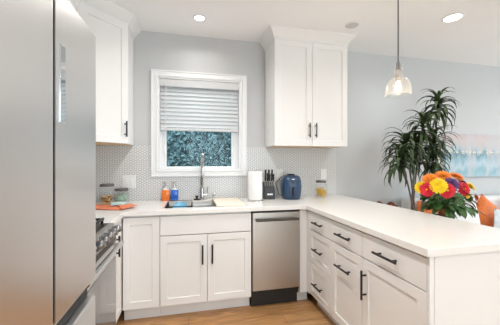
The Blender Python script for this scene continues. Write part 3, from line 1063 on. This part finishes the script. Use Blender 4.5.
for k in range(70):
    a = r2.uniform(0, 6.28); rr_ = .052 * math.sqrt(r2.random())
    b.ball((rr_ * math.cos(a), rr_ * math.sin(a), .009 + r2.uniform(.004, .062)), r2.uniform(.007, .009), 7, 5)
o = b.build('sweets', M['green_sweet']); o.location = (-.64, -.10, Z0); o['kind'] = 'stuff'
tag(o, 'pale green sweets filling the short glass jar', 'sweets')

t = thing('folded_cloth', 'orange folded cloth lying on the corner of the worktop', 'cloth', (-.60, -.38, Z0))
def sheet(b, P, th, nx=14, ny=10, seed=0):
    """wavy cloth sheet spanned by four corners (a, b, c, d) with thickness"""
    rr0 = random.Random(seed)
    ph = [rr0.uniform(0, 6) for _ in range(4)]
    def pt(u, v):
        a = Vector(P[0]).lerp(Vector(P[1]), u); c = Vector(P[3]).lerp(Vector(P[2]), u)
        p = a.lerp(c, v)
        p.z += .004 * (1 + math.sin(6 * u + ph[0]) * math.cos(5 * v + ph[1]))
        return p
    top = [[b._v(pt(i / nx, j / ny) + Vector((0, 0, th))) for j in range(ny + 1)] for i in range(nx + 1)]
    bot = [[b._v(pt(i / nx, j / ny)) for j in range(ny + 1)] for i in range(nx + 1)]
    for i in range(nx):
        for j in range(ny):
            b.face((top[i][j], top[i + 1][j], top[i + 1][j + 1], top[i][j + 1]))
            b.face((bot[i][j], bot[i][j + 1], bot[i + 1][j + 1], bot[i + 1][j]))
    for i in range(nx):
        b.face((top[i][0], bot[i][0], bot[i + 1][0], top[i + 1][0])); b.face((top[i][ny], top[i + 1][ny], bot[i + 1][ny], bot[i][ny]))
    for j in range(ny):
        b.face((top[0][j], top[0][j + 1], bot[0][j + 1], bot[0][j])); b.face((top[nx][j], bot[nx][j], bot[nx][j + 1], top[nx][j + 1]))
b = MB(); sheet(b, [(-.24, .10, 0), (-.16, -.12, 0), (.06, -.20, 0), (-.02, .10, 0)], .006, seed=1); b.build('left_leaf', M['cloth_o'], t, smooth=60)
b = MB(); sheet(b, [(-.02, .0, .011), (.07, -.215, .011), (.17, -.09, .011), (.12, .0, .011)], .006, seed=2); b.build('right_leaf', M['cloth_o'], t, smooth=60)
b = MB(); sheet(b, [(-.10, .14, .019), (-.05, -.05, .019), (.05, -.06, .019), (.05, .10, .019)], .004, seed=3)
o = b.build('pale_fold', M['cloth_b'], t, smooth=60); o['label'] = 'pale blue fold'

# ------------------------------------------------------------------ worktop things, right of the sink
t = thing('paper_towel_holder', 'steel paper towel holder with round foot right of the cutting board', 'holder', (.668, -.27, Z0))
MB().lathe([(0, 0), (.082, 0), (.082, .008), (.076, .012), (0, .012)], seg=32).build('foot', M['chrome'], t)
MB().lathe([(0, .012), (.008, .012), (.008, .302), (.012, .304), (.012, .310), (0, .313)], seg=14).build('rod', M['chrome'], t)
b = MB()
b.lathe([(.019, .014), (.071, .014), (.073, .018), (.073, .296), (.071, .30), (.019, .30), (.019, .014)], seg=40)
o = tag(b.build('paper_towel_roll', M['paper'], smooth=40), 'white paper towel roll standing on its steel holder', 'paper towel'); o.location = (.668, -.27, Z0)

KX, KY = .845, -.13
t = thing('knife_block', 'dark grey knife block between paper towels and blue air fryer', 'knife block', (KX, KY, Z0))
b = MB()
b.prism_axis([(-.075, 0), (.075, 0), (.090, .17), (-.015, .185), (-.075, .115)], -.058, .058, 'x')
b.build('block', M['block'], t, bevel=.006)
MB().box(-.03, .03, -.0775, -.0755, .045, .062).build('badge', M['plate'], t)
kd = Vector((0, -.55, .84)).normalized()
for row in range(2):
    for k in range(5 if row == 0 else 3):
        x = -.044 + k * .022 if row == 0 else -.036 + k * .036
        p = Vector((x, -.048 + row * .045, .145 + row * .022)) if row == 0 else Vector((x, -.02, .182))
        nm = thing('kitchen_knife', 'black handled knife standing in the %s row of the knife block' % ('front' if row == 0 else 'rear'), 'knife',
                   (KX + p.x, KY + p.y, Z0 + p.z), 0, 'knives in the %s row' % ('front' if row == 0 else 'rear'))
        d = Vector((0, -.12, 1)).normalized()
        ln = (.05 if row == 0 else .03)
        hl = (.075 + .012 * (k % 2)) if row == 0 else .105
        b = MB(); b.tube([d * -.006, d * ln], [.006, .007], 6); b.build('blade', M['chrome'], nm)
        b = MB(); b.tube([d * ln, d * (ln + .01), d * (ln + hl * .5) + Vector((0, -.004, 0)), d * (ln + hl)], [.007, .0095, .009, .010], 8)
        b.build('knife_handle', M['blackmat'], nm)

FXc, FYc = 1.085, -.19
t = thing('air_fryer', 'dark blue rounded air fryer under the wall cabinet', 'air fryer', (FXc, FYc, Z0), math.radians(-8))
def sup(hx, hy, z, n=32, e=3.2):
    out = []
    for k in range(n):
        a = 2 * PI * k / n
        c, s = math.cos(a), math.sin(a)
        out.append((hx * math.copysign(abs(c) ** (2 / e), c), hy * math.copysign(abs(s) ** (2 / e), s), z))
    return out
b = MB()
b.loft([sup(.080, .092, .0), sup(.092, .105, .008), sup(.104, .118, .07), sup(.107, .122, .14), sup(.103, .118, .20), sup(.092, .106, .235), sup(.078, .09, .25), sup(.045, .05, .255)])
b.build('body', M['fryer'], t, smooth=60)
b = MB(); b.loft([sup(.04, .04, .2552), sup(.042, .042, .262), sup(.036, .036, .268)]); b.build('vent_cap', M['fryer_dark'], t, smooth=50)
b = MB()
# basket front: curved shell slightly proud of the body
rows = []
for z, hx, y in ((.028, .070, -.1105), (.07, .078, -.1185), (.12, .080, -.1225), (.150, .078, -.1235)):
    rows.append([(-hx + 2 * hx * i / 8, y - .003 + .020 * abs(-1 + i / 4) ** 2.6, z) for i in range(9)])
bk = [[(x, y + .012, z) for x, y, z in r] for r in rows]
b.loft([r + list(reversed(q)) for r, q in zip(rows, bk)])
bs = b.build('basket_front', M['fryer'], t, smooth=50)
b = MB(); b.loft([[(x, y, z) for x, y in ((-.012, -.123), (.012, -.123), (.010, yy), (-.010, yy))] for z, yy in ((.035, -.128), (.06, -.158), (.10, -.162), (.128, -.150), (.135, -.128))])
b.build('handle', M['fryer_dark'], bs, bevel=.003)
b = MB(); b.lathe([(0, 0), (.019, 0), (.019, .006), (.016, .010), (0, .010)], (0, -.1195, .183), 20, rot=Matrix.Rotation(PI / 2, 3, 'X')); b.build('dial', M['fryer_dark'], t)
MB().box(-.014, .014, -.1155, -.110, .212, .220).build('badge', M['plate'], t)
b = MB(); b.tube([(-.095, .03, .03), (-.125, .05, .045), (-.135, .07, .10), (-.15, .09, .16), (-.10, .145, .2), (-.065, .174, .235)], .0045, 8)
b.build('power_cord', M['blackmat'], t)

t = jar('pasta_jar', 'glass storage jar of golden pasta under the wall outlet', 1.465, -.15, .061, .165, .024)
b = MB()
for k in range(170):
    a = r2.uniform(0, 6.28); q = .051 * math.sqrt(r2.random()); z = .010 + r2.uniform(.0, .085)
    p = Vector((q * math.cos(a), q * math.sin(a), z))
    d = Vector((r2.uniform(-1, 1), r2.uniform(-1, 1), r2.uniform(-.4, .4))).normalized() * .010
    b.tube([p - d, p + Vector((0, 0, .003)), p + d], .0045, 6)
o = b.build('pasta', M['pasta']); o.location = (1.465, -.15, Z0 + .002); o['kind'] = 'stuff'
tag(o, 'golden pasta pieces filling the glass jar', 'pasta')

# ------------------------------------------------------------------ ceiling lights
def downlight(label, x, y, r, power, spot=True):
    t = thing('recessed_light', label, 'ceiling light', (x, y, CE), 0, 'recessed ceiling lights')
    b = MB(); b.lathe([(r, -.0005), (r * 1.25, -.0005), (r * 1.25, -.004), (r * 1.02, -.008), (r, -.006), (r, -.0005)], seg=28); b.build('trim_ring', M['trim'], t)
    b = MB(); b.lathe([(0, -.003), (r * .995, -.003), (r * .995, -.001), (0, -.001)], seg=28); b.build('diffuser', M['lamp'], t)
    area('downlight_lamp', (x, y, CE - .012), (0, 0, -1), r * 1.6, r * 1.6, power, (1.0, .965, .93), 'DISK', 150)
downlight('small round recessed ceiling light above the window', .10, -.39, .045, 2.2)
downlight('large round recessed ceiling light right of the pendant', 2.41, -.915, .070, 6)
for x, y, pw in ((.20, -1.30, 11), (.20, -2.25, 10), (.3, -4.2, 10), (2.6, -3.4, 12), (4.3, -1.2, 5), (4.3, -3.4, 6)):  # unseen downlights, added to brighten the kitchen and living room
    downlight('added round recessed ceiling light outside the view', x, y, .075, pw)
t = thing('ceiling_speaker', 'round grey ceiling speaker between wall cabinet and pendant', 'speaker', (1.574, -.582, CE))
MB().lathe([(.062, -.0005), (.068, -.0005), (.068, -.006), (.062, -.008), (.062, -.0005)], seg=28).build('rim', M['trim'], t)
MB().lathe([(0, -.005), (.0615, -.004), (.0615, -.001), (0, -.001)], seg=28).build('grille', M['speaker'], t)

# pendant over the peninsula
PLX, PLY = 1.50, -1.272
t = thing('pendant_light', 'clear glass pendant lamp hanging over the peninsula', 'pendant light', (PLX, PLY, 1.795))
MB().lathe([(0, .8675), (.06, .8675), (.06, .858), (.02, .845), (0, .845)], seg=24).build('canopy', M['black'], t)
MB().tube([(0, 0, .847), (0, 0, .245)], .004, 8).build('cord', M['black'], t)
MB().lathe([(0, .248), (.010, .248), (.013, .235), (.013, .205), (.016, .20), (.016, .190), (0, .190)], seg=16).build('cap', M['steeld'], t)
MB().lathe([(0, .190), (.017, .190), (.019, .150), (.017, .105), (0, .105)], seg=16).build('socket', M['chrome'], t)
b = MB()
prof = [(.014, .224), (.030, .214), (.036, .200), (.030, .186), (.021, .178), (.025, .170), (.033, .158), (.031, .146), (.026, .138), (.042, .124), (.066, .110), (.079, .086), (.085, .055), (.088, .020), (.089, 0)]
b.lathe(prof, seg=36)
b.build('shade', M['shadeglass'], t, smooth=70)
MB().lathe([(0, .105), (.010, .103), (.012, .09), (.021, .066), (.023, .052), (.018, .036), (.008, .028), (0, .027)], seg=18).build('bulb', M['bulb'], t, smooth=60)
pl = bpy.data.lights.new('pendant_lamp', 'POINT'); pl.energy = 2.5; pl.color = (1, .8, .55); pl.shadow_soft_size = .05
po = bpy.data.objects.new('pendant_lamp', pl); COL.objects.link(po); po.location = (PLX, PLY, 1.75)

# ------------------------------------------------------------------ living room side
# painting
t = thing('painting', 'abstract canvas of teal streaks under pink above the white sofa', 'painting', (3.33, -.002, 1.112))
MB().box(0, 1.15, -.032, 0, 0, .575).build('canvas', M['painting'], t, bevel=.002)

def cushion(name, label, loc, w, h, th, rot, m, group=None):
    b = MB()
    n = 12
    def pt(i, j, s):
        u, v = -1 + 2 * i / n, -1 + 2 * j / n
        e = max(0, (1 - abs(u) ** 2.5) * (1 - abs(v) ** 2.5)) ** .45
        k = 1 - .06 * (1 - abs(u)) * abs(v) ** 2; q = 1 - .06 * (1 - abs(v)) * abs(u) ** 2
        return (u * w / 2 * q, s * th / 2 * e, v * h / 2 * k)
    for s in (-1, 1):
        V = [[b._v(pt(i, j, s)) for j in range(n + 1)] for i in range(n + 1)]
        for i in range(n):
            for j in range(n):
                b.face((V[i][j], V[i + 1][j], V[i + 1][j + 1], V[i][j + 1]))
    o = b.build(name, m, smooth=80)
    o.location = loc; o.rotation_euler = rot
    return tag(o, label, 'cushion', group)

SFX0, SFX1 = 2.58, 5.0
t = thing('sofa', 'white sofa against the wall under the painting', 'sofa', ((SFX0 + SFX1) / 2, -.5, 0))
SM = Matrix.Translation((-(SFX0 + SFX1) / 2, .5, 0))
MB(SM).box(SFX0, SFX1, -.92, -.06, .12, .24).build('base', M['sofa'], t, bevel=.02)
MB(SM).box(SFX0 + .004, SFX1 - .16, -.24, -.06, .242, .865).build('backrest', M['sofa'], t, bevel=.05, segs=4)
for x in (SFX1 - .155,):
    MB(SM).box(x, x + .155, -.92, -.06, .242, .60).build('arm', M['sofa'], t, bevel=.04, segs=4)
for k in range(3):
    w = (SFX1 - SFX0 - .165) / 3
    MB(SM).box(SFX0 + .004 + k * w + .003, SFX0 + .004 + (k + 1) * w - .003, -.92, -.245, .242, .38).build('seat_cushion', M['sofa'], t, bevel=.035, segs=4)
for x in (SFX0 + .08, SFX1 - .08):
    for y in (-.86, -.12):
        MB(SM).lathe([(0, 0), (.018, 0), (.026, .12), (0, .12)], (x, y, 0), 12).build('leg', M['wood_d'], t)
cushion('throw_cushion', 'burnt orange cushion at the left end of the sofa beside the plant', (2.80, -.34, .625), .42, .475, .12, (math.radians(-8), 0, .05), M['cush_o'], 'sofa cushions')
cushion('throw_cushion', 'plain white cushion behind the bouquet', (3.08, -.50, .61), .42, .44, .12, (math.radians(-10), 0, .05), M['cush_w'], 'sofa cushions')
cushion('throw_cushion', 'burnt orange cushion standing on its corner right of the bouquet', (3.54, -.40, .655), .44, .36, .13, (math.radians(-8), math.radians(38), -.1), M['cush_o'], 'sofa cushions')
cushion('throw_cushion', 'white cushion with blue figures leaning in front of orange cushion', (3.62, -.585, .58), .46, .30, .11, (math.radians(-10), math.radians(14), -.1), M['cush_p'], 'sofa cushions')
cushion('throw_cushion', 'burnt orange cushion at the right edge of the photo', (4.10, -.36, .65), .38, .38, .13, (math.radians(-8), math.radians(40), 0), M['cush_o'], 'sofa cushions')

# dracaena
DX, DY = 2.40, -.50
t = thing('dracaena_plant', 'tall dracaena plant with several canes by the wall', 'plant', (DX, DY, 0))
MB().lathe([(0, 0), (.095, 0), (.10, .01), (.125, .29), (.13, .30), (.122, .302), (.115, .26), (0, .26)], seg=28).build('pot', M['pot'], t)
MB().lathe([(0, .268), (.06, .270), (.114, .262), (.114, .258), (0, .258)], seg=20).build('soil', M['soil'], t)
def PXY(u, v, y):
    """photo position on the plane Y = y, used only to read off where the crowns stand"""
    a = math.radians(12.74); k = (u - 250) / 272.06; q = (162.5 - v) / 272.06
    dx = math.sin(a) + math.cos(a) * k; dy = math.cos(a) - math.sin(a) * k
    s = (y + 2.979) / dy
    return Vector((dx * s, y, 1.306 + q * s))
def leaf_crown(b, c, n, L, seed, spread=1.0, axis_h=.16):
    r = random.Random(seed)
    for k in range(n):
        az = k * 2.39996 + r.uniform(-.3, .3)
        f = k / n
        el = math.radians(72 - 100 * f * spread + r.uniform(-14, 14))
        base = c + Vector((0, 0, axis_h * (1 - f) - axis_h * .5))
        ln = L * r.uniform(.85, 1.25)
        h = Vector((math.cos(az), math.sin(az), 0)); side = Vector((-math.sin(az), math.cos(az), 0))
        p = base.copy(); e = el; seg = 7
        L0, L1, Mid = [], [], []
        for i in range(seg + 1):
            u = i / seg
            wd = .019 * (min(1, .45 + u * 3) * (1 - u ** 2.2)) + .0008
            nrm = (h * -math.sin(e) + Vector((0, 0, 1)) * math.cos(e))
            Mid.append(b._v(p)); L0.append(b._v(p + side * wd + nrm * wd * .35)); L1.append(b._v(p - side * wd + nrm * wd * .35))
            p = p + (h * math.cos(e) + Vector((0, 0, 1)) * math.sin(e)) * (ln / seg)
            e -= math.radians(14 + 12 * u) * (1.0 if el > .2 else .8)
        for i in range(seg):
            b.face((L0[i], Mid[i], Mid[i + 1], L0[i + 1])); b.face((Mid[i], L1[i], L1[i + 1], Mid[i + 1]))
crowns = [(438, 107, -.50, 50, .24), (423, 128, -.60, 48, .24), (405, 147, -.55, 54, .26), (434, 143, -.40, 48, .26), (416, 152, -.42, 50, .27),
          (400, 160, -.62, 44, .24), (433, 160, -.52, 44, .24)]
for k, (u, v, y, n, L) in enumerate(crowns):
    c = PXY(u, v, y)
    c.y = y
    base = Vector((DX + .05 * math.cos(k * 2.1), DY + .05 * math.sin(k * 2.1), .262))
    mid = base.lerp(c, .62); mid.x = base.x + (c.x - base.x) * .12; mid.y = base.y + (c.y - base.y) * .2
    pts = [base * (1 - s) ** 2 + mid * (2 * s * (1 - s)) + c * s ** 2 for s in [i / 9 for i in range(10)]]
    LM = Matrix.Translation((-DX, -DY, 0))
    MB(LM).tube(pts, [.011 - .004 * i / 9 for i in range(10)], 8).build('cane', M['cane'], t, smooth=60)
    b = MB(LM); leaf_crown(b, c, n, L, 40 + k); b.build('leaf_crown', M['leaf'], t, smooth=60)

# carved wooden chair behind the peninsula
t = thing('wooden_chair', 'red brown wooden chair with carved crest just behind the peninsula', 'chair', (2.03, -.47, 0))
for x in (-.19, .19):
    MB().tube([(x, 0, 0), (x, .0, .44), (x * 1.02, .05, .84)], [.016, .019, .014], 10).build('back_leg', M['wood_d'], t)
    MB().tube([(x, -.36, 0), (x, -.36, .42)], [.014, .019], 10).build('front_leg', M['wood_d'], t)
MB().box(-.21, .21, -.38, .01, .42, .46).build('seat', M['wood_d'], t, bevel=.012)
b = MB()
prf = []
for i in range(25):
    u = -1 + 2 * i / 24
    prf.append((u * .215, .845 + .022 * math.cos(3 * PI * u) * (1 - .2 * abs(u)) + .02 * (1 - u * u)))
low = [(x, .80 + .015 * (1 - (x / .215) ** 2)) for x, z in prf]
b.loft([[(x, y, z), (x, y + .024, z), (x, y + .024, zl), (x, y, zl)] for (x, z), (_, zl), y in zip(prf, low, [.045 + .02 * math.sin(PI * i / 24) for i in range(25)])])
b.build('crest_rail', M['wood_d'], t, smooth=50, bevel=.004)
for x in (-.09, 0, .09):
    MB().tube([(x, .0, .46), (x, .03, .65), (x, .06, .81)], [.009, .012, .009], 8).build('spindle', M['wood_d'], t)

# side table and bouquet
TX, TY = 2.06, -1.145
t = thing('side_table', 'small round dark side table behind the peninsula under the bouquet', 'table', (TX, TY, 0))
MB().lathe([(0, .725), (.19, .725), (.20, .735), (.20, .75), (0, .75)], seg=36).build('tabletop', M['tablewood'], t)
MB().lathe([(0, .03), (.028, .03), (.022, .3), (.03, .6), (.05, .7249), (0, .7249)], seg=16).build('pedestal', M['tablewood'], t)
MB().lathe([(0, 0), (.15, 0), (.15, .012), (.05, .0299), (0, .0299)], seg=28).build('foot', M['tablewood'], t)
t = thing('flower_vase', 'dark teal vase with terracotta neck holding the bouquet', 'vase', (TX, TY, .7503))
MB().lathe([(0, 0), (.05, 0), (.075, .03), (.085, .075), (.082, .115), (.072, .125), (0, .125)], seg=28).build('body', M['tealglass'], t, smooth=60)
MB().lathe([(.044, .1255), (.046, .1255), (.042, .15), (.055, .18), (.051, .181), (.038, .15), (.044, .1255)], seg=24).build('neck', M['terracotta'], t, smooth=60)

BC = Vector((TX, TY, .7503 + .17))
def flower(label, u, v, dy, dia, m, face):
    """chrysanthemum head at a photo-read place; stem runs into the vase neck"""
    p = PXY(u, v, TY + dy)
    t = thing('chrysanthemum', label, 'flower', tuple(p), 0, 'chrysanthemums in the bouquet')
    nrm = Vector(face).normalized()
    R = nrm.to_track_quat('Z', 'Y').to_matrix().to_4x4()
    b = MB(R)
    r = random.Random(int(u * 7 + v))
    R2 = dia / 2
    for ring, (cnt, ln, el) in enumerate(((22, 1.0, 8), (20, .86, 22), (16, .66, 38), (12, .46, 55))):
        for k in range(cnt):
            a = 2 * PI * (k + .5 * ring) / cnt + r.uniform(-.06, .06)
            e = math.radians(el + r.uniform(-6, 6))
            h = Vector((math.cos(a), math.sin(a), 0)); s = Vector((-math.sin(a), math.cos(a), 0))
            l = R2 * ln; w = R2 * .135
            P = []
            for q, ww, de in ((.12, .5, 0), (.5, 1.0, .12), (.85, .9, .05), (1.0, .25, -.08)):
                c = h * (l * q * math.cos(e)) + Vector((0, 0, l * q * math.sin(e) + de * l * .4 + ring * .0025))
                P.append((b._v(c - s * w * ww), b._v(c + s * w * ww)))
            for A_, B_ in zip(P, P[1:]):
                b.face((A_[0], A_[1], B_[1], B_[0]))
    b.build('petals', m, t, smooth=60)
    b = MB(R); b.ball((0, 0, R2 * .20), R2 * .22, 12, 8, (1, 1, .7)); b.build('disc', M['f_disc'] if m is not M['f_purple'] else m, t, smooth=60)
    root = BC + Vector((r.uniform(-.015, .015), r.uniform(-.015, .015), -.02)) - p
    st = -nrm * .01
    md = (st + root) * .5 - nrm * .03
    pts = [st * (1 - s) ** 2 + md * 2 * s * (1 - s) + root * s * s for s in [i / 7 for i in range(8)]]
    MB().tube(pts, .0028, 6).build('stem', M['stemg'], t)
Fv = Vector((-.72, -.69, .25))
flower('large yellow chrysanthemum at the front of the bouquet', 438.5, 186, -.15, .122, M['f_yellow'], (-.65, -.70, .25))
flower('yellow chrysanthemum at the far left of the bouquet', 421, 187.5, -.03, .105, M['f_yellow'], (-.95, -.15, .25))
flower('yellow chrysanthemum at the right of the bouquet above red', 469, 187, .02, .115, M['f_yellow'], (.35, -.6, .7))
flower('small yellow chrysanthemum under the red one at right', 466.5, 194.5, -.06, .075, M['f_yellow'], (.2, -.9, .1))
flower('red chrysanthemum left of the large yellow one', 427.5, 189.5, -.09, .115, M['f_red'], (-.9, -.4, .1))
flower('red chrysanthemum right below the large yellow one', 446.5, 190.5, -.12, .125, M['f_red'], (-.35, -.9, .15))
flower('red chrysanthemum in the right front of the bouquet', 462.5, 189, -.07, .125, M['f_red'], (.0, -.95, .25))
flower('orange chrysanthemum at the top left of the bouquet', 430, 179.5, -.05, .115, M['f_orange'], (-.6, -.45, .65))
flower('orange chrysanthemum at the very top of the bouquet', 443, 176.5, -.02, .125, M['f_orange'], (-.3, -.5, .85))
flower('orange chrysanthemum at the top right of the bouquet', 456, 177.5, -.02, .12, M['f_orange'], (.1, -.5, .85))
flower('orange chrysanthemum at the far right edge of the bouquet', 475, 197.5, .0, .075, M['f_orange'], (.7, -.6, .2))
flower('purple chrysanthemum in the middle of the bouquet', 451.5, 184, -.10, .115, M['f_purple'], (-.15, -.8, .6))
flower('purple chrysanthemum near the right top of the bouquet', 461, 182.5, -.03, .095, M['f_purple'], (.2, -.6, .75))
# leaves of the bouquet
b = MB()
r = random.Random(11)
def bleaf(p, d, s, droop):
    d = Vector(d).normalized()
    side = d.cross(Vector((0, 0, 1))).normalized()
    up = side.cross(d)
    mid, l0, l1 = [], [], []
    q = Vector(p)
    for u, w in ((0, .05), (.2, .34), (.45, .42), (.62, .26), (.72, .34), (.9, .14), (1, .0)):
        c = q + d * s * u + Vector((0, 0, -droop * s * u * u))
        mid.append(b._v(c)); l0.append(b._v(c + side * s * w + up * s * .08)); l1.append(b._v(c - side * s * w + up * s * .08))
    for i in range(len(mid) - 1):
        b.face((l0[i], mid[i], mid[i + 1], l0[i + 1])); b.face((mid[i], l1[i], l1[i + 1], mid[i + 1]))
for k in range(110):
    a = r.uniform(0, 2 * PI); rad = r.uniform(.05, .17) * (1.05 if math.cos(a) > 0 else .9)
    z = 1.03 - r.uniform(0, .10) + (.05 if rad < .1 else 0)
    p = Vector((TX + .02 + rad * math.cos(a), TY + rad * math.sin(a), z))
    bleaf(p, (math.cos(a + r.uniform(-.7, .7)), math.sin(a + r.uniform(-.7, .7)), r.uniform(-.7, .3)), r.uniform(.05, .085), r.uniform(.2, .9))
for k in range(14):
    a = 2 * PI * k / 14
    p1 = Vector((TX + .13 * math.cos(a), TY + .13 * math.sin(a), 1.0)); p0 = BC + Vector((.012 * math.cos(a), .012 * math.sin(a), -.02))
    b.tube([p0, p0.lerp(p1, .5) + Vector((0, 0, .02)), p1], .002, 5)
o = b.build('bouquet_greenery', M['bleaf'], smooth=60); o['kind'] = 'stuff'
tag(o, 'dark green leaves filling the lower half of the bouquet', 'greenery')
